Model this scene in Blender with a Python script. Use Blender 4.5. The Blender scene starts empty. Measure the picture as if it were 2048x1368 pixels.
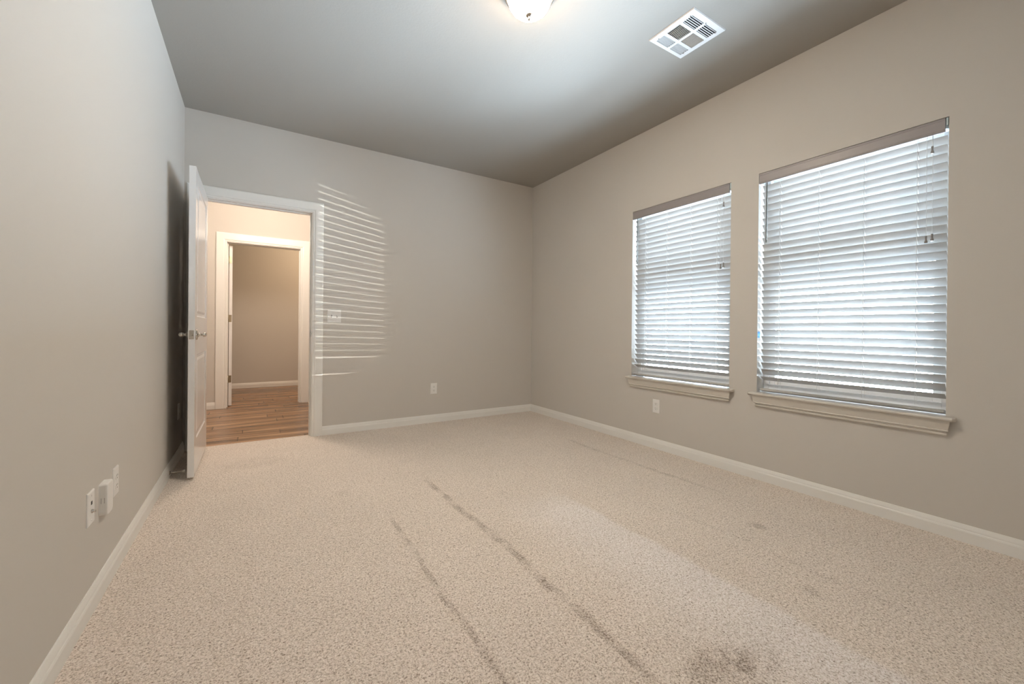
import bpy, bmesh, math, random
from mathutils import Vector, Matrix
random.seed(7)
S = bpy.context.scene
COL = S.collection

# ------------------------------------------------------------------ camera
F, YAW, PIT, ROL, CZ = 822.84, .5594, -.0023, .0092, .9951
fw = Vector((math.sin(YAW)*math.cos(PIT), math.cos(YAW)*math.cos(PIT), math.sin(PIT)))
r0 = fw.cross(Vector((0, 0, 1))).normalized()
u0 = r0.cross(fw)
cr = r0*math.cos(ROL) + u0*math.sin(ROL)
cu = -r0*math.sin(ROL) + u0*math.cos(ROL)
cd = bpy.data.cameras.new('camera')
cam = bpy.data.objects.new('camera', cd)
COL.objects.link(cam)
cam.matrix_world = Matrix(((cr.x, cu.x, -fw.x, 0), (cr.y, cu.y, -fw.y, 0), (cr.z, cu.z, -fw.z, CZ), (0, 0, 0, 1)))
cd.sensor_width = 36
cd.lens = F/2048*36
cd.shift_y = -22.78/2048
cd.clip_start = .02
S.camera = cam

# ------------------------------------------------------------------ view, sampling
S.view_settings.view_transform = 'Standard'
S.view_settings.look = 'None'
S.view_settings.gamma = 1
S.view_settings.use_curve_mapping = False
S.view_settings.exposure = 0.31
cy = S.cycles
cy.use_denoising = True
cy.denoiser = 'OPENIMAGEDENOISE'
cy.max_bounces = 12
cy.diffuse_bounces = 8
cy.glossy_bounces = 4
cy.transmission_bounces = 8
cy.sample_clamp_indirect = 4
cy.caustics_reflective = False
cy.caustics_refractive = False

# ------------------------------------------------------------------ dimensions (metres)
L, D, R, H, FY = -.480, 4.162, 2.889, 2.74, -.66     # left, back, right wall, ceiling, wall behind the camera
WT = .115                                            # inner wall thickness
RT = .16                                             # outer wall thickness
WZ0, WZ1 = .595, 2.065                               # window openings
WIN = [(1.672, 2.576), (.581, 1.481)]
JL, JR, JT = -.367, .441, 2.045                      # bedroom doorway
HY = 6.18                                            # far wall of the hall
FL, FR, FT = -.290, .515, 2.045                      # doorway across the hall
CY = 8.08                                            # end wall of the room across the hall
HZ = -.008                                           # hall floor level

# ------------------------------------------------------------------ sky and lights
SKY, HORIZON, GROUND = 2.2, 84.0, 84.0
w = bpy.data.worlds.new('world')
S.world = w
w.use_nodes = True
nt = w.node_tree
nt.nodes.clear()
tc = nt.nodes.new('ShaderNodeTexCoord')
sp = nt.nodes.new('ShaderNodeSeparateXYZ')
mr = nt.nodes.new('ShaderNodeMapRange')
mr.inputs[1].default_value = -1
mr.inputs[2].default_value = 1
mx = nt.nodes.new('ShaderNodeValToRGB')
els = mx.color_ramp.elements


def stop(p, v, c):
    k = els.new((p+1)/2)
    k.color = (v*c[0], v*c[1], v*c[2], 1)


els[0].color = (GROUND*1.1*.80, GROUND*1.1*.97, GROUND*1.1*1.18, 1)
stop(-.6, GROUND*1.05, (.80, .97, 1.18))
stop(-.3, GROUND*.65, (.80, .97, 1.18))
stop(.02, HORIZON, (.80, .97, 1.18))
stop(.20, HORIZON*.4, (.84, .97, 1.12))
stop(.45, SKY, (.84, .97, 1.12))
els[-1].color = (SKY*.84, SKY*.97, SKY*1.12, 1)
bg = nt.nodes.new('ShaderNodeBackground')
ow = nt.nodes.new('ShaderNodeOutputWorld')
nt.links.new(tc.outputs['Generated'], sp.inputs[0])
nt.links.new(sp.outputs['Z'], mr.inputs[0])
nt.links.new(mr.outputs[0], mx.inputs[0])
nt.links.new(mx.outputs[0], bg.inputs[0])
nt.links.new(bg.outputs[0], ow.inputs[0])
w.cycles.sampling_method = 'MANUAL'
w.cycles.sample_map_resolution = 512


def light(name, kind, loc, energy, color, **kw):
    d = bpy.data.lights.new(name, kind)
    d.energy = energy
    d.color = color
    for k, v in kw.items():
        setattr(d, k, v)
    o = bpy.data.objects.new(name, d)
    COL.objects.link(o)
    o.location = loc
    return o


for y0, y1 in WIN:      # sky portals: they only guide the sampling of the daylight, they give no light
    p = light('window_portal', 'AREA', (R+RT+.02, (y0+y1)/2, (WZ0+WZ1)/2), 1, (1, 1, 1), shape='RECTANGLE', size=WZ1-WZ0, size_y=y1-y0)
    p.rotation_euler = (0, math.radians(90), 0)
    p.data.cycles.is_portal = True

hl = light('hall_lamp', 'POINT', (.15, 4.78, 2.48), 72, (1, .83, .68), shadow_soft_size=.2)
cl = light('closet_lamp', 'POINT', (.95, 7.1, 2.45), 26, (1, .73, .48), shadow_soft_size=.12)
streak_lamp = light('streak_spot', 'SPOT', (2.95+.70*8, 1.03-8, 1.33-.085*8), 21000, (1, .95, .86), shadow_soft_size=.005, spot_size=math.radians(8.6), spot_blend=.25)
streak_lamp.rotation_euler = Vector((-.70*8-.27, 8-.19, .085*8-.14)).to_track_quat('-Z', 'Y').to_euler()     # unseen spot lamp added to throw sun-like streaks on the back wall
LAMP, LAMP_FOOT = 36.0, 640.0      # glow of the bedroom's glass bowl: its side, and a far brighter ring added below to throw light down
sun = light('sun', 'SUN', (0, 0, 20), 22, (1, .96, .90), angle=.01)
sun.rotation_euler = (0, math.radians(-42), math.radians(12))

# ------------------------------------------------------------------ materials
def newmat(name):
    m = bpy.data.materials.new(name)
    m.use_nodes = True
    n = m.node_tree.nodes
    return m, n, m.node_tree.links, n['Principled BSDF']


def mat(name, col, rough=.5, metal=0, bump=None, spec=.5, coat=0):
    m, n, l, b = newmat(name)
    b.inputs['Base Color'].default_value = (*col, 1)
    b.inputs['Roughness'].default_value = rough
    b.inputs['Metallic'].default_value = metal
    b.inputs['Specular IOR Level'].default_value = spec
    b.inputs['Coat Weight'].default_value = coat
    t = n.new('ShaderNodeTexCoord')
    no = n.new('ShaderNodeTexNoise')
    no.inputs['Scale'].default_value = bump[0] if bump else 40
    no.inputs['Detail'].default_value = 3
    l.new(t.outputs['Object'], no.inputs['Vector'])
    if bump:
        bp = n.new('ShaderNodeBump')
        bp.inputs['Strength'].default_value = bump[1]
        bp.inputs['Distance'].default_value = bump[2]
        l.new(no.outputs['Fac'], bp.inputs['Height'])
        l.new(bp.outputs[0], b.inputs['Normal'])
    else:       # faint roughness variation
        r = n.new('ShaderNodeMapRange')
        r.inputs[3].default_value = max(.02, rough-.03)
        r.inputs[4].default_value = rough+.03
        l.new(no.outputs['Fac'], r.inputs[0])
        l.new(r.outputs[0], b.inputs['Roughness'])
    return m


PAINT = (.61, .58, .54)
M = {}
M['wall'] = mat('greige_wall_paint', PAINT, .75, bump=(160, .10, .002), spec=.25)
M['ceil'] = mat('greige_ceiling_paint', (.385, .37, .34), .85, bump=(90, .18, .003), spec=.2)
M['trim'] = mat('white_trim_paint', (.84, .83, .80), .30, spec=.45)
M['sill'] = mat('cream_sill_paint', (.64, .605, .55), .32, spec=.45)
M['door'] = mat('white_door_paint', (.80, .795, .79), .17, spec=.6, bump=(300, .02, .001))
M['plate'] = mat('white_plastic', (.84, .83, .81), .3)
M['slot'] = mat('dark_slot', (.03, .028, .025), .6)
M['nickel'] = mat('satin_nickel', (.62, .58, .53), .24, 1)
M['brass'] = mat('aged_brass_hinge', (.42, .36, .26), .35, 1)
M['vinyl'] = mat('white_vinyl', (.86, .87, .88), .35)
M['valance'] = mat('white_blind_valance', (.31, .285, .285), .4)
M['cord'] = mat('white_cord', (.86, .86, .85), .7)
M['wand'] = mat('clear_grey_wand', (.13, .135, .125), .25)
M['tassel'] = mat('grey_plastic_tassel', (.27, .25, .24), .35)
M['bracket'] = mat('pale_blue_bracket', (.50, .60, .62), .4)
M['tape'] = mat('blue_painters_tape', (.16, .40, .78), .8)
M['vent'] = mat('white_enamel_register', (.80, .81, .81), .4)
M['duct'] = mat('dark_duct', (.04, .038, .035), .7)
M['rubber'] = mat('white_rubber', (.72, .71, .68), .6)
M['sheath'] = mat('outside_sheathing', (.5, .5, .48), .8)


def slatmat():
    m, n, l, b = newmat('white_faux_wood_slat')
    b.inputs['Base Color'].default_value = (.53, .52, .505, 1)
    b.inputs['Roughness'].default_value = .6
    tr = n.new('ShaderNodeBsdfTranslucent')
    tr.inputs[0].default_value = (.68, .68, .68, 1)
    ms = n.new('ShaderNodeMixShader')
    ms.inputs[0].default_value = .10
    l.new(b.outputs[0], ms.inputs[1])
    l.new(tr.outputs[0], ms.inputs[2])
    l.new(ms.outputs[0], n['Material Output'].inputs[0])
    return m


M['slat'] = slatmat()


def glassmat():
    m, n, l, b = newmat('window_glass')
    tr = n.new('ShaderNodeBsdfTransparent')
    tr.inputs[0].default_value = (.97, .99, .98, 1)
    gl = n.new('ShaderNodeBsdfGlossy')
    gl.inputs['Roughness'].default_value = .02
    fr = n.new('ShaderNodeFresnel')
    fr.inputs[0].default_value = 1.45
    mm = n.new('ShaderNodeMath')
    mm.operation = 'MULTIPLY'
    mm.inputs[1].default_value = .8
    ms = n.new('ShaderNodeMixShader')
    l.new(fr.outputs[0], mm.inputs[0])
    l.new(mm.outputs[0], ms.inputs[0])
    l.new(tr.outputs[0], ms.inputs[1])
    l.new(gl.outputs[0], ms.inputs[2])
    l.new(ms.outputs[0], n['Material Output'].inputs[0])
    return m


M['glass'] = glassmat()


def bowlmat():
    m, n, l, b = newmat('lit_frosted_glass')
    b.inputs['Base Color'].default_value = (.95, .93, .9, 1)
    b.inputs['Roughness'].default_value = .25
    b.inputs['Emission Color'].default_value = (1, .83, .63, 1)
    t = n.new('ShaderNodeTexCoord')
    flat = n.new('ShaderNodeVectorMath')
    flat.operation = 'MULTIPLY'
    flat.inputs[1].default_value = (1, 1, 0)
    ln = n.new('ShaderNodeVectorMath')
    ln.operation = 'LENGTH'
    l.new(t.outputs['Object'], flat.inputs[0])
    l.new(flat.outputs[0], ln.inputs[0])
    r = n.new('ShaderNodeValToRGB')
    e = r.color_ramp.elements
    e[0].position, e[0].color = .46, (0, 0, 0, 1)
    e[1].position, e[1].color = .78, (0, 0, 0, 1)
    for p_ in (.52, .72):
        e.new(p_).color = (1, 1, 1, 1)
    sc = n.new('ShaderNodeMath')
    sc.operation = 'MULTIPLY'
    sc.inputs[1].default_value = 10
    l.new(ln.outputs['Value'], sc.inputs[0])
    l.new(sc.outputs[0], r.inputs[0])
    tint = n.new('ShaderNodeMix')
    tint.data_type = 'RGBA'
    tint.inputs[6].default_value = (1, .70, .44, 1)
    tint.inputs[7].default_value = (1, .895, .76, 1)
    l.new(r.outputs[0], tint.inputs[0])
    l.new(tint.outputs[2], b.inputs['Emission Color'])
    ma = n.new('ShaderNodeMath')
    ma.operation = 'MULTIPLY_ADD'
    ma.inputs[1].default_value = LAMP_FOOT
    ma.inputs[2].default_value = LAMP
    l.new(r.outputs[0], ma.inputs[0])
    l.new(ma.outputs[0], b.inputs['Emission Strength'])
    return m


M['bowl'] = bowlmat()


def carpetmat():
    m, n, l, b = newmat('beige_fleck_carpet')
    tc = n.new('ShaderNodeTexCoord')

    def noise(scale, detail=2, rough=.5, vec=None, dist=0):
        t = n.new('ShaderNodeTexNoise')
        t.inputs['Scale'].default_value = scale
        t.inputs['Detail'].default_value = detail
        t.inputs['Roughness'].default_value = rough
        t.inputs['Distortion'].default_value = dist
        l.new(vec or tc.outputs['Object'], t.inputs['Vector'])
        return t.outputs['Fac']

    def math_(op, a, bb, clamp=False):
        t = n.new('ShaderNodeMath')
        t.operation = op
        t.use_clamp = clamp
        for i, v in enumerate((a, bb)):
            if isinstance(v, (int, float)):
                t.inputs[i].default_value = v
            else:
                l.new(v, t.inputs[i])
        return t.outputs[0]

    def rng(v, a, bb, c, d, smooth=True):
        t = n.new('ShaderNodeMapRange')
        if smooth:
            t.interpolation_type = 'SMOOTHSTEP'
        l.new(v, t.inputs[0])
        for i, x in enumerate((a, bb, c, d)):
            t.inputs[i+1].default_value = x
        return t.outputs[0]

    fine = noise(165, 2.5, .62, dist=.8)
    fine2 = noise(70, 2, .6)
    patch = noise(3.2, 3, .55)
    vor = n.new('ShaderNodeTexVoronoi')
    vor.inputs['Scale'].default_value = 165
    l.new(tc.outputs['Object'], vor.inputs['Vector'])
    ramp = n.new('ShaderNodeValToRGB')
    e = ramp.color_ramp.elements
    e[0].position, e[0].color = .33, (.28, .21, .155, 1)
    e[1].position, e[1].color = .66, (1.0, .92, .84, 1)
    k = ramp.color_ramp.elements.new(.44)
    k.color = (.66, .565, .475, 1)
    k = ramp.color_ramp.elements.new(.54)
    k.color = (.88, .785, .70, 1)
    f = math_('ADD', math_('MULTIPLY', fine, .82), math_('MULTIPLY', fine2, .18))
    # pressed and swept marks in the pile: long drag lines, a few spots
    xyz = n.new('ShaderNodeSeparateXYZ')
    l.new(tc.outputs['Object'], xyz.inputs[0])
    X, Y = xyz.outputs[0], xyz.outputs[1]
    wob = math_('MULTIPLY', math_('SUBTRACT', noise(2.2, 2), .5), .09)
    Xw = math_('ADD', X, wob)
    marks = None

    def add(v):
        nonlocal marks
        marks = v if marks is None else math_('ADD', marks, v)

    def line(x, wd, y0, y1, s):
        a = math_('ABSOLUTE', math_('SUBTRACT', Xw, x), 0)
        v = rng(a, wd*.25, wd, 1, 0)
        v = math_('MULTIPLY', v, rng(Y, y0, y0+.25, 0, 1))
        v = math_('MULTIPLY', v, rng(Y, y1-.35, y1, 1, 0))
        br = rng(noise(9, 3), .35, .60, .15, 1)
        add(math_('MULTIPLY', math_('MULTIPLY', v, br), s))

    def spot(x, y, rx, ry, s):
        a = math_('DIVIDE', math_('SUBTRACT', Xw, x), rx)
        c = math_('DIVIDE', math_('SUBTRACT', Y, y), ry)
        q = math_('ADD', math_('MULTIPLY', a, a), math_('MULTIPLY', c, c))
        v = rng(q, .1, 1.0, 1, 0)
        add(math_('MULTIPLY', math_('MULTIPLY', v, rng(noise(16, 2), .35, .6, .2, 1)), s))

    line(.975, .030, .35, 2.75, .75)
    line(.615, .020, .5, 2.35, .62)
    line(2.43, .030, 1.40, 3.05, .42)
    line(-.02, .018, 1.2, 2.3, .14)
    line(1.98, .02, .3, 1.7, .16)
    spot(2.20, 1.12, .045, .06, .6)
    spot(1.83, .72, .05, .09, .35)
    spot(1.17, .70, .13, .09, .65)
    spot(1.28, .66, .14, .07, .45)
    spot(.60, .80, .10, .12, .30)
    spot(.47, 2.64, .05, .06, .25)
    spot(.0, 3.55, .30, .16, .20)
    dark = math_('MULTIPLY', marks, .16)
    # one broad lengthwise strip, lighter and bluer, sharp along one edge
    pale_strip = math_('MULTIPLY', rng(Xw, 1.58, 1.63, 1, 0), rng(Xw, 1.02, 1.50, 0, 1))
    pale_strip = math_('MULTIPLY', pale_strip, rng(Y, 1.7, 2.1, 1, 0))
    fm = math_('ADD', math_('SUBTRACT', f, math_('MULTIPLY', marks, .10)), math_('MULTIPLY', pale_strip, .022))
    l.new(fm, ramp.inputs[0])
    tone = math_('SUBTRACT', math_('ADD', math_('ADD', .93, math_('MULTIPLY', patch, .14)), math_('MULTIPLY', pale_strip, .06)), dark)
    mul = n.new('ShaderNodeMix')
    mul.data_type = 'RGBA'
    mul.blend_type = 'MULTIPLY'
    mul.inputs[0].default_value = 1
    l.new(ramp.outputs[0], mul.inputs[6])
    cmb = n.new('ShaderNodeCombineColor')
    for i in range(3):      # the broad strip is tinted bluer
        l.new(math_('MULTIPLY', tone, math_('ADD', 1.0, math_('MULTIPLY', pale_strip, (-.02, .015, .08)[i]))), cmb.inputs[i])
    l.new(cmb.outputs[0], mul.inputs[7])
    l.new(mul.outputs[2], b.inputs['Base Color'])
    b.inputs['Roughness'].default_value = .95
    b.inputs['Specular IOR Level'].default_value = .1
    b.inputs['Sheen Weight'].default_value = .25
    b.inputs['Sheen Roughness'].default_value = .5
    bh = math_('ADD', math_('MULTIPLY', f, .7), math_('MULTIPLY', vor.outputs['Distance'], -.5))
    bh = math_('SUBTRACT', bh, math_('MULTIPLY', marks, .25))
    bp = n.new('ShaderNodeBump')
    bp.inputs['Strength'].default_value = .7
    bp.inputs['Distance'].default_value = .012
    l.new(bh, bp.inputs['Height'])
    l.new(bp.outputs[0], b.inputs['Normal'])
    return m


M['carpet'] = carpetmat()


def woodmat():
    m, n, l, b = newmat('brown_wood_planks')
    tc = n.new('ShaderNodeTexCoord')
    br = n.new('ShaderNodeTexBrick')
    br.offset = 0
    br.inputs['Scale'].default_value = 1
    br.inputs['Brick Width'].default_value = .92
    br.inputs['Row Height'].default_value = .145
    br.inputs['Mortar Size'].default_value = .0035
    br.inputs['Mortar Smooth'].default_value = .2
    br.inputs['Bias'].default_value = 0
    br.inputs['Color1'].default_value = (.40, .245, .145, 1)
    br.inputs['Color2'].default_value = (.25, .143, .080, 1)
    br.inputs['Mortar'].default_value = (.09, .04, .02, 1)
    # every row of planks starts at its own place
    sx = n.new('ShaderNodeSeparateXYZ')
    l.new(tc.outputs['Object'], sx.inputs[0])
    dv = n.new('ShaderNodeMath')
    dv.operation = 'DIVIDE'
    dv.inputs[1].default_value = .145
    l.new(sx.outputs['Y'], dv.inputs[0])
    fl = n.new('ShaderNodeMath')
    fl.operation = 'FLOOR'
    l.new(dv.outputs[0], fl.inputs[0])
    wn = n.new('ShaderNodeTexWhiteNoise')
    wn.noise_dimensions = '1D'
    l.new(fl.outputs[0], wn.inputs['W'])
    ad = n.new('ShaderNodeMath')
    ad.operation = 'MULTIPLY_ADD'
    ad.inputs[1].default_value = 3.0
    l.new(wn.outputs['Value'], ad.inputs[0])
    l.new(sx.outputs['X'], ad.inputs[2])
    cx_ = n.new('ShaderNodeCombineXYZ')
    l.new(ad.outputs[0], cx_.inputs['X'])
    l.new(sx.outputs['Y'], cx_.inputs['Y'])
    l.new(cx_.outputs[0], br.inputs['Vector'])
    mp = n.new('ShaderNodeMapping')
    mp.inputs['Scale'].default_value = (.7, 11, 1)
    l.new(tc.outputs['Object'], mp.inputs[0])
    no = n.new('ShaderNodeTexNoise')
    no.inputs['Scale'].default_value = 1.6
    no.inputs['Detail'].default_value = 4
    no.inputs['Distortion'].default_value = .8
    l.new(mp.outputs[0], no.inputs['Vector'])
    rp = n.new('ShaderNodeValToRGB')
    rp.color_ramp.elements[0].position = .32
    rp.color_ramp.elements[0].color = (.45, .43, .41, 1)
    rp.color_ramp.elements[1].position = .68
    rp.color_ramp.elements[1].color = (1.35, 1.35, 1.35, 1)
    l.new(no.outputs['Fac'], rp.inputs[0])
    mu = n.new('ShaderNodeMix')
    mu.data_type = 'RGBA'
    mu.blend_type = 'MULTIPLY'
    mu.inputs[0].default_value = 1
    l.new(br.outputs['Color'], mu.inputs[6])
    l.new(rp.outputs[0], mu.inputs[7])
    l.new(mu.outputs[2], b.inputs['Base Color'])
    b.inputs['Roughness'].default_value = .27
    bp = n.new('ShaderNodeBump')
    bp.inputs['Strength'].default_value = .12
    bp.inputs['Distance'].default_value = .002
    l.new(no.outputs['Fac'], bp.inputs['Height'])
    l.new(bp.outputs[0], b.inputs['Normal'])
    return m


M['wood'] = woodmat()


def brickmat():
    m, n, l, b = newmat('red_brick')
    tc = n.new('ShaderNodeTexCoord')
    mp = n.new('ShaderNodeMapping')
    mp.inputs['Rotation'].default_value = (math.radians(90), 0, math.radians(90))
    l.new(tc.outputs['Object'], mp.inputs[0])
    br = n.new('ShaderNodeTexBrick')
    br.inputs['Scale'].default_value = 4
    br.inputs['Color1'].default_value = (.50, .25, .20, 1)
    br.inputs['Color2'].default_value = (.60, .32, .26, 1)
    br.inputs['Mortar'].default_value = (.6, .55, .5, 1)
    l.new(mp.outputs[0], br.inputs['Vector'])
    l.new(br.outputs['Color'], b.inputs['Base Color'])
    b.inputs['Roughness'].default_value = .9
    return m


M['brick'] = brickmat()
M['roof'] = mat('grey_shingles', (.22, .20, .19), .9, bump=(12, .5, .02))
M['siding'] = mat('cream_siding', (.75, .72, .66), .8)
M['darkglass'] = mat('house_window_glass', (.10, .12, .14), .1)
M['concrete'] = mat('pale_concrete', (.62, .60, .56), .9, bump=(20, .3, .01))

# ------------------------------------------------------------------ mesh helpers
def obj(name, bm, m, parent=None, bevel=0, smooth=False, seg=2):
    me = bpy.data.meshes.new(name)
    bmesh.ops.recalc_face_normals(bm, faces=bm.faces)
    bm.to_mesh(me)
    bm.free()
    o = bpy.data.objects.new(name, me)
    COL.objects.link(o)
    for x in (m if isinstance(m, (list, tuple)) else [m]):
        me.materials.append(M[x] if isinstance(x, str) else x)
    if parent:
        o.parent = parent
    if smooth:
        me.polygons.foreach_set('use_smooth', [True]*len(me.polygons))
    if bevel:
        b = o.modifiers.new('bevel', 'BEVEL')
        b.width = bevel
        b.segments = seg
        b.limit_method = 'ANGLE'
        b.angle_limit = math.radians(40)
    return o


def BM():
    return bmesh.new()


def box(bm, x0, x1, y0, y1, z0, z1, mi=0, mtx=None):
    vs = [bm.verts.new(((x1 if i & 1 else x0), (y1 if i & 2 else y0), (z1 if i & 4 else z0))) for i in range(8)]
    if mtx:
        for v in vs:
            v.co = mtx @ v.co
    for q in ((0, 2, 3, 1), (4, 5, 7, 6), (0, 1, 5, 4), (2, 6, 7, 3), (0, 4, 6, 2), (1, 3, 7, 5)):
        f = bm.faces.new([vs[i] for i in q])
        f.material_index = mi
    return vs


def lathe(bm, prof, c=(0, 0, 0), axis='Z', n=32, mi=0, cap=True):
    c = Vector(c)
    rings = []
    for r, h in prof:
        ring = []
        for i in range(n):
            a = 2*math.pi*i/n
            u, v = r*math.cos(a), r*math.sin(a)
            p = {'Z': (u, v, h), 'X': (h, u, v), 'Y': (u, h, v)}[axis]
            ring.append(bm.verts.new(c+Vector(p)))
        rings.append(ring)
    for a, b in zip(rings, rings[1:]):
        for i in range(n):
            f = bm.faces.new((a[i], a[(i+1) % n], b[(i+1) % n], b[i]))
            f.material_index = mi
            f.smooth = True
    if cap:
        for ring in (rings[0], rings[-1]):
            f = bm.faces.new(ring)
            f.material_index = mi


def tube(bm, pts, r, n=8, mi=0):
    pts = [Vector(p) for p in pts]
    rings = []
    for i, p in enumerate(pts):
        t = (pts[min(i+1, len(pts)-1)]-pts[max(i-1, 0)]).normalized()
        a = t.cross(Vector((0, 0, 1)))
        if a.length < .05:
            a = t.cross(Vector((0, 1, 0)))
        a.normalize()
        b = t.cross(a)
        rr = r[i] if isinstance(r, (list, tuple)) else r
        rings.append([bm.verts.new(p+a*rr*math.cos(2*math.pi*k/n)+b*rr*math.sin(2*math.pi*k/n)) for k in range(n)])
    for a, b in zip(rings, rings[1:]):
        for i in range(n):
            f = bm.faces.new((a[i], a[(i+1) % n], b[(i+1) % n], b[i]))
            f.smooth = True
            f.material_index = mi
    bm.faces.new(rings[0])
    bm.faces.new(rings[-1])


def strip(bm, sections, closed=True, caps=True, mi=0):
    """join successive profile sections (lists of points) into a solid"""
    rows = [[bm.verts.new(p) for p in s] for s in sections]
    n = len(rows[0])
    for a, b in zip(rows, rows[1:]):
        for i in range(n if closed else n-1):
            f = bm.faces.new((a[i], a[(i+1) % n], b[(i+1) % n], b[i]))
            f.material_index = mi
    if caps:
        bm.faces.new(rows[0]).material_index = mi
        bm.faces.new(rows[-1]).material_index = mi


def slab(bm, fn, u0, u1, v0, v1, holes, t):
    """a wall with rectangular holes: fn(u, v, depth) -> point"""
    us = sorted({u0, u1, *[h[0] for h in holes], *[h[1] for h in holes]})
    vs = sorted({v0, v1, *[h[2] for h in holes], *[h[3] for h in holes]})
    cache = {}

    def V(i, j, k):
        if (i, j, k) not in cache:
            cache[(i, j, k)] = bm.verts.new(fn(us[i], vs[j], k*t))
        return cache[(i, j, k)]

    def solid(i, j):
        if not (0 <= i < len(us)-1 and 0 <= j < len(vs)-1):
            return False
        cu_, cv = (us[i]+us[i+1])/2, (vs[j]+vs[j+1])/2
        return not any(h[0] < cu_ < h[1] and h[2] < cv < h[3] for h in holes)
    for i in range(len(us)-1):
        for j in range(len(vs)-1):
            if not solid(i, j):
                continue
            for k in (0, 1):
                bm.faces.new((V(i, j, k), V(i+1, j, k), V(i+1, j+1, k), V(i, j+1, k)))
            for (di, dj, a, b) in ((-1, 0, (i, j), (i, j+1)), (1, 0, (i+1, j), (i+1, j+1)), (0, -1, (i, j), (i+1, j)), (0, 1, (i, j+1), (i+1, j+1))):
                if not solid(i+di, j+dj):
                    bm.faces.new((V(*a, 0), V(*b, 0), V(*b, 1), V(*a, 1)))


def structure(o):
    o['kind'] = 'structure'
    return o


def empty(name, loc, rz=0):
    o = bpy.data.objects.new(name, None)
    COL.objects.link(o)
    o.location = loc
    o.rotation_euler = (0, 0, rz)
    o.empty_display_size = .05
    return o


def tag(o, label, cat, group=None):
    o['label'] = label
    o['category'] = cat
    if group:
        o['group'] = group
    return o


def copy_tree(o, parent=None):
    c = o.copy()
    COL.objects.link(c)
    c.parent = parent
    for ch in [x for x in COL.objects if x.parent == o]:
        copy_tree(ch, c)
    return c


# ------------------------------------------------------------------ room shell
b = BM()
box(b, L, R, FY, D, -.12, 0)
box(b, JL, JR, D, D+.075, -.12, 0)
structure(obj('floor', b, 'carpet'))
b = BM()
box(b, -2.6, 3.4, D+.078, HY, HZ-.1, HZ)
box(b, FL, FR, HY, HY+WT, HZ-.1, HZ)
box(b, -1.4, 1.7, HY+WT, CY, HZ-.1, HZ)
structure(obj('floor', b, 'wood'))

VX0, VX1, VY0, VY1 = 1.994, 2.296, 1.367, 1.670
b = BM()
slab(b, lambda u, v, d: (u, v, H+d), L-.001, R+.001, FY-.001, D+.001, [(VX0+.03, VX1-.03, VY0+.03, VY1-.03)], .02)
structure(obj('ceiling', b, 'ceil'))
b = BM()
box(b, -2.6, 3.4, D+WT, HY, H, H+.05)
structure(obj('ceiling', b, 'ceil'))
b = BM()
box(b, -1.4, 1.7, HY+WT, CY, H, H+.05)
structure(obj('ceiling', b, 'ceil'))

b = BM()
box(b, L-WT, L, FY-WT, D, -.12, H+.05)
structure(obj('wall_left', b, 'wall'))
b = BM()
slab(b, lambda u, v, d: (u, D+d, v), L-WT, R, -.12, H+.05, [(JL-.02, JR+.02, -.13, JT+.02)], WT)
structure(obj('wall_back', b, 'wall'))
b = BM()
slab(b, lambda u, v, d: (R+d, u, v), FY-WT, D+WT, -.12, H+.05, [(a, c, WZ0-.03, WZ1) for a, c in WIN], RT)
structure(obj('wall_right', b, 'wall'))
b = BM()
box(b, L, R, FY-WT, FY, -.12, H+.05)
structure(obj('wall_front', b, 'wall'))
# hall and the room across it
b = BM()
slab(b, lambda u, v, d: (u, HY+d, v), -2.6, 3.4, HZ-.1, H+.05, [(FL-.02, FR+.02, HZ-.11, FT+.02)], WT)
structure(obj('wall_hall_far', b, 'wall'))
b = BM()
box(b, -2.7, -2.6, D, HY+WT, HZ-.1, H+.05)
structure(obj('wall_hall_left', b, 'wall'))
b = BM()
box(b, 3.4, 3.5, D, HY+WT, HZ-.1, H+.05)
structure(obj('wall_hall_right', b, 'wall'))
b = BM()
box(b, -2.6, L-WT, D, D+WT, HZ-.1, H+.05)
box(b, R+RT, 3.4, D, D+WT, HZ-.1, H+.05)
structure(obj('wall_hall_near', b, 'wall'))
b = BM()
box(b, -1.4, 1.7, CY, CY+.1, HZ-.1, H+.05)
structure(obj('wall_closet_back', b, 'wall'))
b = BM()
box(b, -1.5, -1.4, HY+WT, CY+.1, HZ-.1, H+.05)
structure(obj('wall_closet_left', b, 'wall'))
b = BM()
box(b, 1.7, 1.8, HY+WT, CY+.1, HZ-.1, H+.05)
structure(obj('wall_closet_right', b, 'wall'))

# ------------------------------------------------------------------ baseboards
BH, BT = .083, .0135
BPROF = [(0, 0), (BT, 0), (BT, .050), (BT-.0012, .0525), (BT-.0012, .0545), (BT-.0035, .058), (BT-.0045, .066), (BT-.0075, .076), (BT-.0095, BH-.001), (BT-.0105, BH), (0, BH)]


def board(name, p0, p1, nrm, z=0, m0=0, m1=0):
    """p0->p1 along the wall, nrm into the room; m0/m1: +1 mitres an inside corner"""
    p0, p1, nrm = Vector((*p0, z)), Vector((*p1, z)), Vector((*nrm, 0))
    t = (p1-p0).normalized()
    b = BM()
    strip(b, [[p0+nrm*d+t*(d*m0)+Vector((0, 0, h)) for d, h in BPROF], [p1+nrm*d-t*(d*m1)+Vector((0, 0, h)) for d, h in BPROF]])
    return structure(obj(name, b, 'trim'))


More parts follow.
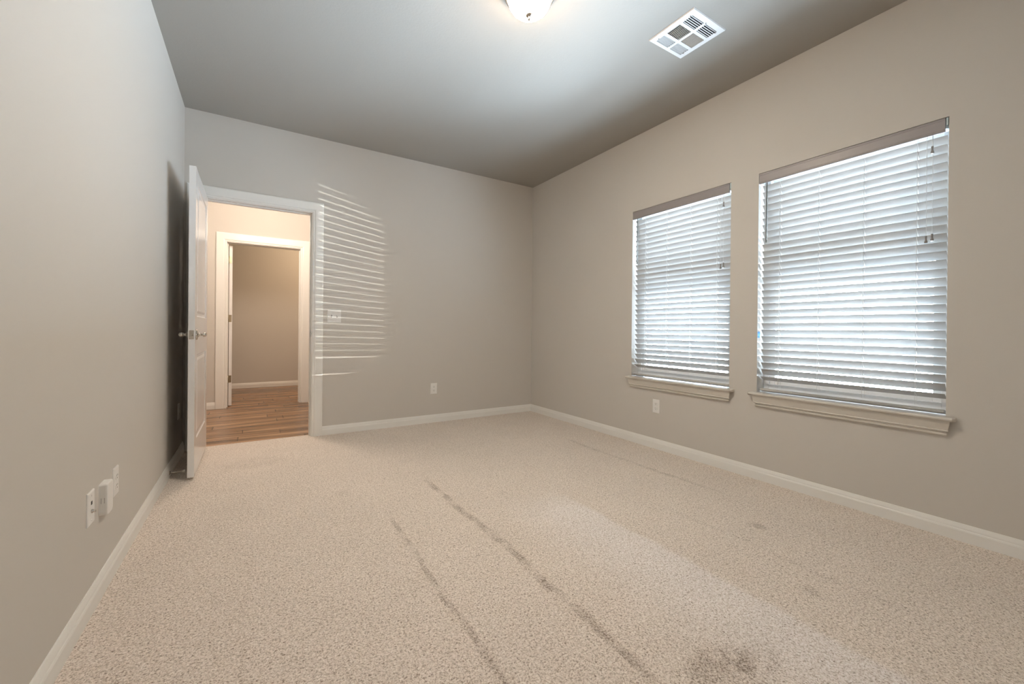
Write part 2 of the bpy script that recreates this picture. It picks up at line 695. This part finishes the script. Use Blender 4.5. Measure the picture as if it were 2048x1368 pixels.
CW = .090   # casing width
board('baseboard_left', (L, FY), (L, D), (1, 0), m0=1, m1=1)
board('baseboard_back', (JR+.006+CW, D), (R, D), (0, -1), m1=1)
board('baseboard_right', (R, FY), (R, D), (-1, 0), m0=1, m1=1)
board('baseboard_front', (L, FY), (R, FY), (0, 1), m0=1, m1=1)
FCW = .108
board('baseboard_hall_far_left', (-2.6, HY), (FL-.006-FCW, HY), (0, -1), HZ)
board('baseboard_hall_far_right', (FR+.006+FCW, HY), (3.4, HY), (0, -1), HZ)
board('baseboard_closet_back', (-1.4, CY), (1.7, CY), (0, -1), HZ)

# ------------------------------------------------------------------ doorways: casing, jamb, stop
def doorway(name, x0, x1, zt, y, cw, zb, sgn, thick, stop_at, jamb=WT):
    """casing on the face y (sgn -1: faces -y) and the jamb lining"""
    root = empty(name, ((x0+x1)/2, y, zb))
    structure(root)
    ox, oy, oz = (x0+x1)/2, y, zb
    prof = [(0, 0), (0, thick*.45), (.004, thick*.62), (.010, thick*.66), (.013, thick*.50), (.016, thick*.50), (.019, thick*.80), (.024, thick*.92), (.032, thick), (cw-.012, thick), (cw-.004, thick*.92), (cw, thick*.75), (cw, 0)]
    a0, a1, at = x0-.006-ox, x1+.006-ox, zt+.006-oz
    b = BM()
    secs = []
    for st in range(4):
        s = []
        for a, d in prof:
            px = (a0-a) if st < 2 else (a1+a)
            pz = 0 if st in (0, 3) else at+a
            s.append((px, sgn*d, pz))
        secs.append(s)
    strip(b, secs)
    obj('casing', b, 'trim', root)
    b = BM()
    d = jamb
    box(b, x0-.0195-ox, x0-ox, 0, d, 0, zt+.0195-oz)
    box(b, x1-ox, x1+.0195-ox, 0, d, 0, zt+.0195-oz)
    box(b, x0-ox, x1-ox, 0, d, zt-oz, zt+.0195-oz)
    obj('jamb', b, 'trim', root, bevel=.001)
    b = BM()
    s0, s1 = stop_at
    box(b, x0-ox, x0+.011-ox, s0, s1, 0, zt-.011-oz)
    box(b, x1-.011-ox, x1-ox, s0, s1, 0, zt-.011-oz)
    box(b, x0-ox, x1-ox, s0, s1, zt-.011-oz, zt-oz)
    obj('stop_molding', b, 'trim', root, bevel=.002)
    return root


tr1 = doorway('trim_1', JL, JR, JT, D, CW, 0, -1, .016, (.040, .075))
b = BM()      # strike plate on the latch side jamb
box(b, JR-(JL+JR)/2-.0015, JR-(JL+JR)/2, .008, .034, .915, .975)
box(b, JR-(JL+JR)/2-.004, JR-(JL+JR)/2-.0005, -.004, .010, .928, .962)
sp_ = obj('strike_plate', b, 'nickel', tr1, bevel=.001)
b = BM()
box(b, JR-(JL+JR)/2-.0022, JR-(JL+JR)/2-.0012, .014, .028, .930, .960)
obj('latch_hole', b, 'slot', sp_)
tr2 = doorway('trim_2', FL, FR, FT, HY, FCW, HZ, -1, .016, (.045, .075))
# hall-side casing of the bedroom doorway
b = BM()
for x0, x1, z0, z1 in ((JL-CW, JL-.006, HZ, JT+.006+CW), (JR+.006, JR+CW, HZ, JT+.006+CW), (JL-.006, JR+.006, JT+.006, JT+.006+CW)):
    box(b, x0, x1, D+WT, D+WT+.016, z0, z1)
structure(obj('trim_3', b, 'trim', bevel=.003))


# ------------------------------------------------------------------ doors
def door_leaf(root, W, Hh, T, name='door_leaf'):
    """leaf in local space: hinge edge at y=0, runs to y=-W; faces x=0 and x=T; z 0..Hh; two moulded panels each side"""
    b = BM()
    st, panels = .118, [(.228, .790), (1.045, Hh-.092)]
    ys = [-W, -W+st, -st, 0]
    zs = [0, panels[0][0], panels[0][1], panels[1][0], panels[1][1], Hh]
    for side in (0, 1):
        x = T if side else 0
        s = 1 if side else -1
        for i in range(3):
            for j in range(5):
                if i == 1 and j in (1, 3):
                    loops = []
                    for off, dp in ((0, 0), (.005, -.0055), (.014, -.0065), (.024, -.0065), (.040, -.0015), (.048, -.0012)):
                        loops.append([b.verts.new((x+s*dp, y, z)) for y, z in ((ys[1]+off, zs[j]+off), (ys[2]-off, zs[j]+off), (ys[2]-off, zs[j+1]-off), (ys[1]+off, zs[j+1]-off))])
                    for p, q in zip(loops, loops[1:]):
                        for k in range(4):
                            b.faces.new((p[k], p[(k+1) % 4], q[(k+1) % 4], q[k]))
                    b.faces.new(loops[-1])
                else:
                    b.faces.new([b.verts.new((x, y, z)) for y, z in ((ys[i], zs[j]), (ys[i+1], zs[j]), (ys[i+1], zs[j+1]), (ys[i], zs[j+1]))])
    for a in (0, -W):
        b.faces.new([b.verts.new(p) for p in ((0, a, 0), (T, a, 0), (T, a, Hh), (0, a, Hh))])
    for a in (0, Hh):
        b.faces.new([b.verts.new(p) for p in ((0, 0, a), (T, 0, a), (T, -W, a), (0, -W, a))])
    bmesh.ops.remove_doubles(b, verts=b.verts, dist=1e-5)
    return obj(name, b, 'door', root, bevel=.0015)


DW, DH, DT = .803, 2.018, .035
d1 = structure(empty('door_1', (-.362, D-.004, .018)))
door_leaf(d1, DW, DH, DT)
KZ, KY = .925, -DW+.060
for s in (-1, 1):       # lever handle on each face, arm pointing to the hinges
    b = BM()
    x0 = DT if s > 0 else 0
    lathe(b, [(.002, x0), (.033, x0), (.0335, x0+s*.004), (.030, x0+s*.008), (.017, x0+s*.011), (.012, x0+s*.014), (.0095, x0+s*.019), (.0095, x0+s*.030), (.0135, x0+s*.033), (.015, x0+s*.038), (.0145, x0+s*.046), (.011, x0+s*.053), (.003, x0+s*.0565)], (0, KY, KZ), 'X', 28)
    arm = [(x0+s*(.043+.004*math.sin(t*2.6)), KY+.112*t, KZ+.004*math.sin(t*3.1)) for t in [i/10 for i in range(11)]]
    tube(b, arm, [.0105-.0035*(i/10) for i in range(11)], 12)
    obj('door_handle', b, 'nickel', d1, smooth=True)
b = BM()
box(b, .0055, .0295, -DW-.0012, -DW+.001, KZ-.029, KZ+.029)
box(b, .011, .024, -DW-.009, -DW, KZ-.009, KZ+.009)
obj('latch_plate', b, 'nickel', d1, bevel=.0015)
for z in (.18, 1.0, 1.80):
    b = BM()
    lathe(b, [(.0065, z), (.0065, z+.089)], (-.002, .006, 0), 'Z', 16)
    lathe(b, [(.004, z-.004), (.0075, z-.002), (.0075, z)], (-.002, .006, 0), 'Z', 16)
    box(b, 0, .030, -.001, .0008, z, z+.089)
    obj('hinge', b, 'nickel', d1)

# far door, standing open into the room across the hall: we see its hinge edge
d2 = structure(empty('door_2', (FL+.050, HY+WT+.006, HZ+.012), math.pi+math.radians(14)))
door_leaf(d2, .803, 2.022, DT)
for z in (.335, 1.10, 1.84):
    b = BM()
    box(b, .006, DT+.006, -.001, .0015, z-.045, z+.045)
    lathe(b, [(.0065, z-.045), (.0065, z+.045)], (DT+.006, .004, 0), 'Z', 14)
    obj('hinge', b, 'brass', d2)
b = BM()
lathe(b, [(.002, DT), (.031, DT), (.031, DT+.006), (.011, DT+.012), (.010, DT+.03), (.026, DT+.045), (.024, DT+.06), (.004, DT+.066)], (0, -.743, .93), 'X', 24)
obj('door_handle', b, 'nickel', d2)

# ------------------------------------------------------------------ windows
def window(idx, y0, y1):
    n = 'window_%d' % idx
    yc, W = (y0+y1)/2, y1-y0
    root = structure(empty(n, (R, yc, WZ0)))
    Hh = WZ1-WZ0
    hw = W/2
    xi, xo = .088, .150                      # frame depth range outside the blind
    b = BM()
    for a in (-hw, hw-.035):
        box(b, xi, xo, a, a+.035, 0, Hh)
    box(b, xi, xo, -hw+.035, hw-.035, 0, .045)
    box(b, xi, xo, -hw+.035, hw-.035, Hh-.035, Hh)
    obj('window_frame', b, 'vinyl', root, bevel=.002)
    mid = Hh*.505
    for nm, z0, z1, x0 in (('sash', .045, mid+.02, .096), ('sash', mid-.02, Hh-.035, .122)):
        b = BM()
        a0, a1 = -hw+.036, hw-.036
        for a in (a0, a1-.032):
            box(b, x0, x0+.024, a, a+.032, z0, z1)
        box(b, x0, x0+.024, a0+.032, a1-.032, z0, z0+.036)
        box(b, x0, x0+.024, a0+.032, a1-.032, z1-.036, z1)
        s = obj(nm, b, 'vinyl', root, bevel=.002)
        b = BM()
        box(b, x0+.010, x0+.014, a0+.030, a1-.030, z0+.034, z1-.034)
        obj('pane', b, 'glass', s)
    # stool with rounded nose and horns
    b = BM()
    zt, zb_ = -.008, -.027                   # relative to the opening's foot
    nose = [(.0, zt), (-.034, zt), (-.039, zt-.002), (-.0425, zt-.006), (-.0435, zt-.0095), (-.0425, zt-.013), (-.039, zt-.017), (-.034, zb_), (0, zb_)]
    e0, e1 = -hw-.037, hw+.045
    secs = []
    for yy, k in ((e0, .75), (e0+.003, .90), (e0+.008, 1), (e1-.008, 1), (e1-.003, .90), (e1, .75)):
        secs.append([(x*(1 if k == 1 else k), yy, (z-(zt+zb_)/2)*k+(zt+zb_)/2) for x, z in nose])
    strip(b, secs)
    box(b, -.001, xi+.002, -hw+.001, hw-.001, zb_, zt)
    obj('window_sill', b, 'sill', root)
    # apron: crown-like moulding with mitred returns
    ap = [(0, -.027), (.030, -.027), (.0285, -.040), (.0245, -.058), (.0215, -.072), (.0235, -.0745), (.0235, -.0775), (.0205, -.0795), (.0140, -.0810), (.0140, -.0860), (.0170, -.0885), (.0170, -.0960), (.0130, -.1015), (0, -.1015)]
    base = hw-.010
    b = BM()
    strip(b, [[(-d, -(base+d), z) for d, z in ap], [(-d, base+d, z) for d, z in ap]])
    obj('apron', b, 'sill', root)
    return root


for i, (a, c) in enumerate(WIN):
    window(i+1, a, c)


# ------------------------------------------------------------------ blinds
def blind(y0, y1, label, wand_side=1):
    """local origin: opening's foot centre on the wall plane; +x outward, +y = picture left"""
    yc, W = (y0+y1)/2, y1-y0
    hw = W/2
    Hh = WZ1-WZ0
    root = empty('window_blind', (R, yc, WZ0))
    tag(root, label, 'window blind', 'white slatted blinds on the right wall')
    b = BM()
    # valance board with moulded ends, hung in front of the head rail
    v0, v1 = Hh-.0705, Hh-.0025
    vp = [(.0, v0+.002), (-.0035, v0), (-.0055, v0+.003), (-.0060, v0+.010), (-.0045, v0+.014), (-.0045, v1-.014), (-.0060, v1-.010), (-.0055, v1-.002), (-.0035, v1), (.0045, v1), (.0045, v0)]
    strip(b, [[(x+.004, -hw+.013, z) for x, z in vp], [(x+.004, hw-.002, z) for x, z in vp]])
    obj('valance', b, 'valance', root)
    b = BM()
    box(b, .014, .068, -hw+.008, hw-.008, Hh-.052, Hh-.004)
    obj('head_rail', b, 'slat', root, bevel=.002)
    for s in (-1, 1):
        b = BM()
        ya = -hw+.0008 if s < 0 else hw-.0033
        box(b, .003, .072, ya, ya+.0025, Hh-.058, Hh-.002)
        box(b, .003, .0055, *( (ya, ya+.010) if s < 0 else (ya-.0075, ya+.0025) ), Hh-.040, Hh-.003)
        obj('bracket', b, 'bracket', root)
    # slats
    pitch, w_, th = .0443, .0508, .0028
    xc = .046
    rnd = random.Random(int(y0*100))
    b = BM()
    top = 1.984-WZ0 - .019
    ns = 30
    s0, s1 = -hw+.010, hw-.010
    zlast = 0
    for k in range(ns):
        z = top-k*pitch
        tilt = math.radians(51.3+rnd.uniform(-1.2, 1.2))
        if k == ns-1:
            tilt = math.radians(33)
        cs, sn = math.cos(tilt), math.sin(tilt)
        secs = []
        for yy in (s0, s0+.0015, s1-.0015, s1):
            e = .5 if yy in (s0, s1) else 1
            pts = []
            for u, v in ((-w_/2, -th*.25), (-w_/2+.001, -th/2), (w_/2-.001, -th/2), (w_/2, -th*.25), (w_/2, th*.25), (w_/2-.001, th/2), (-w_/2+.001, th/2), (-w_/2, th*.25)):
                v *= e
                # inner edge (u<0) up, outer edge down
                pts.append((xc+u*cs+v*sn, yy, z-u*sn+v*cs))
            secs.append(pts)
        strip(b, secs)
        zlast = z
    obj('slat_panel', b, 'slat', root)
    # bottom rail, resting tipped just above the sill
    b = BM()
    mt = Matrix.Translation((xc-.006, 0, .0085)) @ Matrix.Rotation(math.radians(14), 4, 'Y')
    rp = [(-.0254, -.006), (-.0225, -.009), (.0225, -.009), (.0254, -.006), (.0254, .004), (.020, .0085), (-.020, .0085), (-.0254, .004)]
    secs = []
    for yy in (s0, s1):
        secs.append([tuple(mt @ Vector((u, yy, v))) for u, v in rp])
    strip(b, secs)
    obj('bottom_rail', b, 'slat', root, bevel=.001)
    # ladder cords: front and back runs with rungs under every slat
    lad = [-hw+.12, -hw+.12+(W-.24)/3, -hw+.12+2*(W-.24)/3, hw-.12]
    for yy in lad:
        b = BM()
        for xx in (xc-w_/2*.63-.0035, xc+w_/2*.63+.0035):
            tube(b, [(xx, yy, .03), (xx, yy, Hh-.05)], .0007, 5)
        for k in range(ns):
            z = top-k*pitch
            tilt = math.radians(51.3 if k < ns-1 else 33)
            cs, sn = math.cos(tilt), math.sin(tilt)
            v = -th/2-.0012
            tube(b, [(xc-w_/2*cs+v*sn, yy, z+w_/2*sn+v*cs), (xc+w_/2*cs+v*sn, yy, z-w_/2*sn+v*cs)], .0010, 5)
        obj('ladder_cord', b, 'cord', root)
    # tilt wand
    b = BM()
    yw = hw-.048
    tube(b, [(.011, yw, Hh-.066), (.009, yw, Hh-.10), (.008, yw+.001, Hh-.46)], [.0030, .0044, .0044], 6)
    lathe(b, [(.0016, Hh-.072), (.0032, Hh-.070), (.0032, Hh-.062), (.0016, Hh-.060)], (.011, yw, 0), 'Z', 10)
    lathe(b, [(.0036, Hh-.472), (.0048, Hh-.468), (.0044, Hh-.455), (.0036, Hh-.452)], (.008, yw+.001, 0), 'Z', 10)
    obj('tilt_wand', b, 'wand', root)
    # lift cords with tassels
    for q, (dy, dz) in enumerate(((.060, .135), (.058, .578), (.080, .585))):
        zt = Hh-dz
        b = BM()
        tube(b, [(.009, -hw+dy, Hh-.068), (.009, -hw+dy, zt+.01)], .0009, 5)
        c = obj('lift_cord', b, 'cord', root)
        b = BM()
        lathe(b, [(.0025, zt+.012), (.0050, zt+.010), (.0042, zt+.002), (.0040, zt-.008), (.0068, zt-.018), (.0072, zt-.023), (.0040, zt-.025)], (.009, -hw+dy, 0), 'Z', 12)
        obj('tassel', b, 'tassel', c)
    return root


blind(*WIN[0], 'white slatted blind on the narrower looking window nearer the room corner')
blind(*WIN[1], 'white slatted blind on the larger looking window at the far right, farther from the corner')

b = BM()
box(b, 0, .030, -.0006, .0, 0, .042)
box(b, .004, .022, -.0011, -.0005, .008, .034)
t = obj('painter_tape', b, 'tape')
t.location = (R+.004, WIN[1][1], .955)
tag(t, 'small scrap of blue tape stuck to the left side of the right window', 'tape')

# ------------------------------------------------------------------ wall plates
PW, PH, PT = .070, .115, .0055


def plate_base(b, wd, hh, t=PT):
    """plate in local yz? local: x right, z up, y=-depth towards the room"""
    c = .004
    secs = []
    for d, k in ((0, 0), (t*.4, 0), (t*.8, .0015), (t, c)):
        secs.append([(-wd/2+k, -d, -hh/2+k), (wd/2-k, -d, -hh/2+k), (wd/2-k, -d, hh/2-k), (-wd/2+k, -d, hh/2-k)])
    strip(b, secs)


def screw(root, x, z, depth):
    b = BM()
    lathe(b, [(.0033, 0), (.0033, -depth-.0003), (.0028, -depth-.0010), (.0005, -depth-.0012)], (x, 0, z), 'Y', 12)
    return obj('screw', b, 'plate', root)


def outlet(label, loc, rz):
    root = empty('wall_outlet', loc, rz)
    tag(root, label, 'outlet', 'duplex outlets low on the walls')
    b = BM()
    plate_base(b, PW, PH)
    obj('cover_plate', b, 'plate', root)
    for s in (-1, 1):
        zc = s*.0195
        b = BM()
        pts = []
        for i in range(24):
            a = 2*math.pi*i/24
            x, z = .0172*math.cos(a), .0172*math.sin(a)
            pts.append((x, max(-.0142, min(.0142, z))+zc))
        strip(b, [[(x, -PT+.001, z) for x, z in pts], [(x, -PT-.0012, z) for x, z in pts], [(x*.96, -PT-.0018, (z-zc)*.96+zc) for x, z in pts]])
        so = obj('socket', b, 'plate', root)
        b = BM()
        box(b, -.0075, -.0055, -PT-.0022, -PT-.0015, zc, zc+.0085)
        box(b, .0055, .0075, -PT-.0022, -PT-.0015, zc+.001, zc+.008)
        lathe(b, [(.0027, -PT-.0015), (.0027, -PT-.0022)], (0, 0, zc-.0065), 'Y', 12)
        obj('socket_slot', b, 'slot', so)
    screw(root, 0, 0, PT)
    return root


RB, RR, RL = 0, math.radians(-90), math.radians(90)   # back wall faces -y; right wall faces -x; left wall faces +x
outlet('white duplex outlet low on the back wall between doorway and corner', (1.627, D, .359), RB)
outlet('white duplex outlet on the right wall below the window nearer the corner', (R, 2.300, .358), RR)
outlet('white duplex outlet on the left wall, farthest of three plates from the camera', (L, 2.285, .361), RL)
outlet('shaded outlet on the left wall in the dark gap behind the open door', (L, 3.93, .36), RL)

# cable jack plate
root = tag(empty('jack_plate', (L, 1.979, .364), RL), 'white wall plate with cable jacks, nearest the camera on the left wall', 'wall plate')
b = BM()
plate_base(b, PW, PH)
obj('cover_plate', b, 'plate', root)
b = BM()
lathe(b, [(.0065, -PT+.001), (.0065, -PT-.003), (.0046, -PT-.0032), (.0046, -PT-.0105), (.0036, -PT-.0110), (.0034, -PT-.004)], (0, 0, -.012), 'Y', 16)
obj('coaxial_jack', b, 'nickel', root)
b = BM()
box(b, -.0062, .0062, -PT-.0006, -PT+.001, .011, .023)
box(b, -.0045, .0045, -PT-.0010, -PT-.0002, .013, .0205)
obj('phone_jack', b, 'slot', root)
screw(root, 0, .043, PT)
screw(root, 0, -.043, PT)

# deeper white box between the plates
root = tag(empty('wall_box', (L, 2.113, .352), RL), 'deep white plastic box on the left wall between two flat plates', 'wall box')
b = BM()
pts = []
bw, bh_, rr = .070, .118, .016
for cx_, cz_, a0 in ((1, 1, 0), (-1, 1, 90), (-1, -1, 180), (1, -1, 270)):
    q = .006 if cz_ > 0 else rr
    for i in range(6):
        a = math.radians(a0+90*i/5)
        pts.append((cx_*(bw/2-q)+q*math.cos(a), cz_*(bh_/2-q)+q*math.sin(a)))
strip(b, [[(x, 0, z) for x, z in pts], [(x, -.019, z) for x, z in pts], [(x*.98, -.0225, z*.985) for x, z in pts], [(x*.93, -.0245, z*.95) for x, z in pts]])
obj('housing', b, 'plate', root)
b = BM()
for y_ in (-.0165, -.0075):
    box(b, -.0353, -.0345, y_, y_+.0012, -.011, .009)
obj('side_slot', b, 'tassel', root)

# double light switch
root = tag(empty('light_switch', (.6345, D, 1.106), RB), 'white double toggle light switch beside the doorway', 'light switch')
b = BM()
plate_base(b, .118, .118)
obj('cover_plate', b, 'plate', root)
for s, up in ((-1, 1), (1, -1)):
    xx = s*.023
    b = BM()
    box(b, xx-.0052, xx+.0052, -PT-.0006, -PT+.001, -.012, .012)
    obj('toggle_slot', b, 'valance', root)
    b = BM()
    mt = Matrix.Translation((xx, -PT, 0)) @ Matrix.Rotation(math.radians(28*up), 4, 'X')
    box(b, -.0036, .0036, -.017, 0, -.0042, .0042, mtx=mt)
    obj('toggle', b, 'plate', root, bevel=.001)
    screw(root, xx, .030, PT)
    screw(root, xx, -.030, PT)

# door stop on the left baseboard
root = tag(empty('door_stop', (L+BT, 3.475, .034)), 'slim white and metal door stop on the left baseboard by the open door', 'door stop')
b = BM()
lathe(b, [(.002, 0), (.012, 0), (.012, .003), (.006, .006), (.0045, .012), (.0040, .066), (.005, .068)], (0, 0, 0), 'X', 16)
obj('stem', b, 'nickel', root)
b = BM()
lathe(b, [(.005, .066), (.0085, .067), (.009, .076), (.0075, .080), (.003, .081)], (0, 0, 0), 'X', 16)
obj('bumper', b, 'rubber', root)

# ------------------------------------------------------------------ ceiling light
CLX, CLY = 1.183, 1.750
root = tag(empty('ceiling_light', (CLX, CLY, H)), 'lit frosted glass bowl light with nickel rim on the ceiling', 'ceiling light')
b = BM()
lathe(b, [(.002, 0), (.140, 0), (.142, -.006), (.138, -.011), (.133, -.013), (.133, -.018), (.136, -.023), (.131, -.028), (.126, -.030), (.126, -.035), (.128, -.040), (.123, -.045), (.1165, -.045), (.113, -.036), (.002, -.034)], n=64)
obj('rim', b, 'nickel', root, smooth=True)
b = BM()
prof = []
for i in range(19):
    a = math.radians(90*i/18)
    prof.append((max(.002, .113*math.cos(a)**.82), -.040-.093*math.sin(a)))
lathe(b, prof, n=64)
obj('glass_bowl', b, 'bowl', root, smooth=True)
b = BM()
lathe(b, [(.002, -.130), (.0185, -.131), (.019, -.135), (.0165, -.139), (.009, -.142), (.006, -.144), (.007, -.148), (.0080, -.153), (.0065, -.158), (.002, -.160)], n=24)
obj('finial', b, 'nickel', root, smooth=True)

# ------------------------------------------------------------------ ceiling register
root = tag(empty('ceiling_vent', ((VX0+VX1)/2, (VY0+VY1)/2, H)), 'square white air vent with slotted louvers in the ceiling', 'vent')
W2 = (VX1-VX0)/2
N = 2*W2
cols = [(.125, .475), (.535, .885)]
rows = [(.120, .325), (.385, .665), (.725, .915)]
holes = [(c[0]*N-W2, c[1]*N-W2, r_[0]*N-W2, r_[1]*N-W2) for c in cols for r_ in rows]
b = BM()
slab(b, lambda u, v, d: (u, v, -.0065+d), -W2+.004, W2-.004, -W2+.004, W2-.004, holes, .0015)
for s in (-1, 1):       # turned-up rim of the plate
    x = s*(W2-.004)
    strip(b, [[(x, -W2+.004, -.0065), (x+s*.004, -W2, -.0005), (x+s*.003, -W2+.001, -.0002), (x, -W2+.004, -.005)], [(x, W2-.004, -.0065), (x+s*.004, W2, -.0005), (x+s*.003, W2-.001, -.0002), (x, W2-.004, -.005)]])
    strip(b, [[(-W2+.004, x, -.0065), (-W2, x+s*.004, -.0005), (-W2+.001, x+s*.003, -.0002), (-W2+.004, x, -.005)], [(W2-.004, x, -.0065), (W2, x+s*.004, -.0005), (W2-.001, x+s*.003, -.0002), (W2-.004, x, -.005)]])
obj('face_plate', b, 'vent', root)
for ci, c in enumerate(cols):
    for ri, r_ in enumerate(rows):
        x0, x1, y0, y1 = c[0]*N-W2, c[1]*N-W2, r_[0]*N-W2, r_[1]*N-W2
        b = BM()
        nb = 5 if ri != 1 else 9
        for k in range(nb+1):
            if ri == 1:
                xx = x0+(x1-x0)*k/nb
                s = -1 if ci == 0 else 1            # throw direction along x
                mt = Matrix.Translation((xx, (y0+y1)/2, .001)) @ Matrix.Rotation(math.radians((42 if ci == 0 else 24)*-s), 4, 'Y')
                ll = (y1-y0)/2
                box(b, -.0011 if ci == 0 else -.0015, .0011 if ci == 0 else .0015, -ll, ll, -.0085, .006, mtx=mt)
            else:
                yy = y0+(y1-y0)*k/nb
                s = -1 if ri == 0 else 1
                mt = Matrix.Translation(((x0+x1)/2, yy, .001)) @ Matrix.Rotation(math.radians((44 if ri == 0 else 27)*s), 4, 'X')
                ll = (x1-x0)/2
                tk = .0019 if ri == 0 else .0016
                box(b, -ll, ll, -tk, tk, -.0085, .0065, mtx=mt)
        obj('louver_bank', b, 'vent', root)
b = BM()
i_ = W2-.031
box(b, -i_, i_, -i_, i_, .16, .162)
for s in (-1, 1):
    box(b, s*i_-.001, s*i_+.001, -i_, i_, .001, .16)
    box(b, -i_, i_, s*i_-.001, s*i_+.001, .001, .16)
obj('duct_boot', b, 'duct', root)
for px, py in ((-.42, -.38), (.42, -.38), (-.42, .38), (.42, .38), (0.01, -.43)):
    b = BM()
    lathe(b, [(.004, -.0065), (.004, -.0075), (.003, -.0085), (.0005, -.0088)], (px*N*.92, py*N*.92, 0), 'Z', 12)
    obj('screw', b, 'tassel', root)

# ------------------------------------------------------------------ outdoors: street and the house across it
GZ = -.45
b = BM()
box(b, 21, 60, -12, 16, GZ-.3, GZ)
structure(obj('ground', b, 'concrete'))
hs = tag(empty('house', (24, 5, GZ)), 'pink brick house with pale gables seen between the blind slats', 'house')
b = BM()
box(b, 0, 9, -11, 9, 0, 2.9)
obj('wall', b, 'brick', hs)
b = BM()
for y0, y1, zt in ((-12, -3, 6.2), (-2, 10, 6.6)):
    ym = (y0+y1)/2
    strip(b, [[(-.4, y0, 2.8), (-.4, y1, 2.8), (-.4, ym, zt)], [(9.5, y0, 2.8), (9.5, y1, 2.8), (9.5, ym, zt)]])
obj('roof', b, 'roof', hs)
b = BM()
for y0, y1, zt in ((-11.2, -3.8, 5.6), (-1.2, 9.2, 5.9)):
    ym = (y0+y1)/2
    strip(b, [[(-.5, y0, 2.9), (-.5, y1, 2.9), (-.5, ym, zt)], [(-.42, y0, 2.9), (-.42, y1, 2.9), (-.42, ym, zt)]])
obj('gable', b, 'siding', hs)
for y in (-8.5, 1.5, 3.1, 6.5):
    b = BM()
    box(b, -.08, 0, y-.55, y+.55, .8, 2.3)
    f = obj('house_window', b, 'siding', hs)
    b = BM()
    box(b, -.10, -.07, y-.45, y+.45, .9, 2.2)
    obj('house_pane', b, 'darkglass', f)
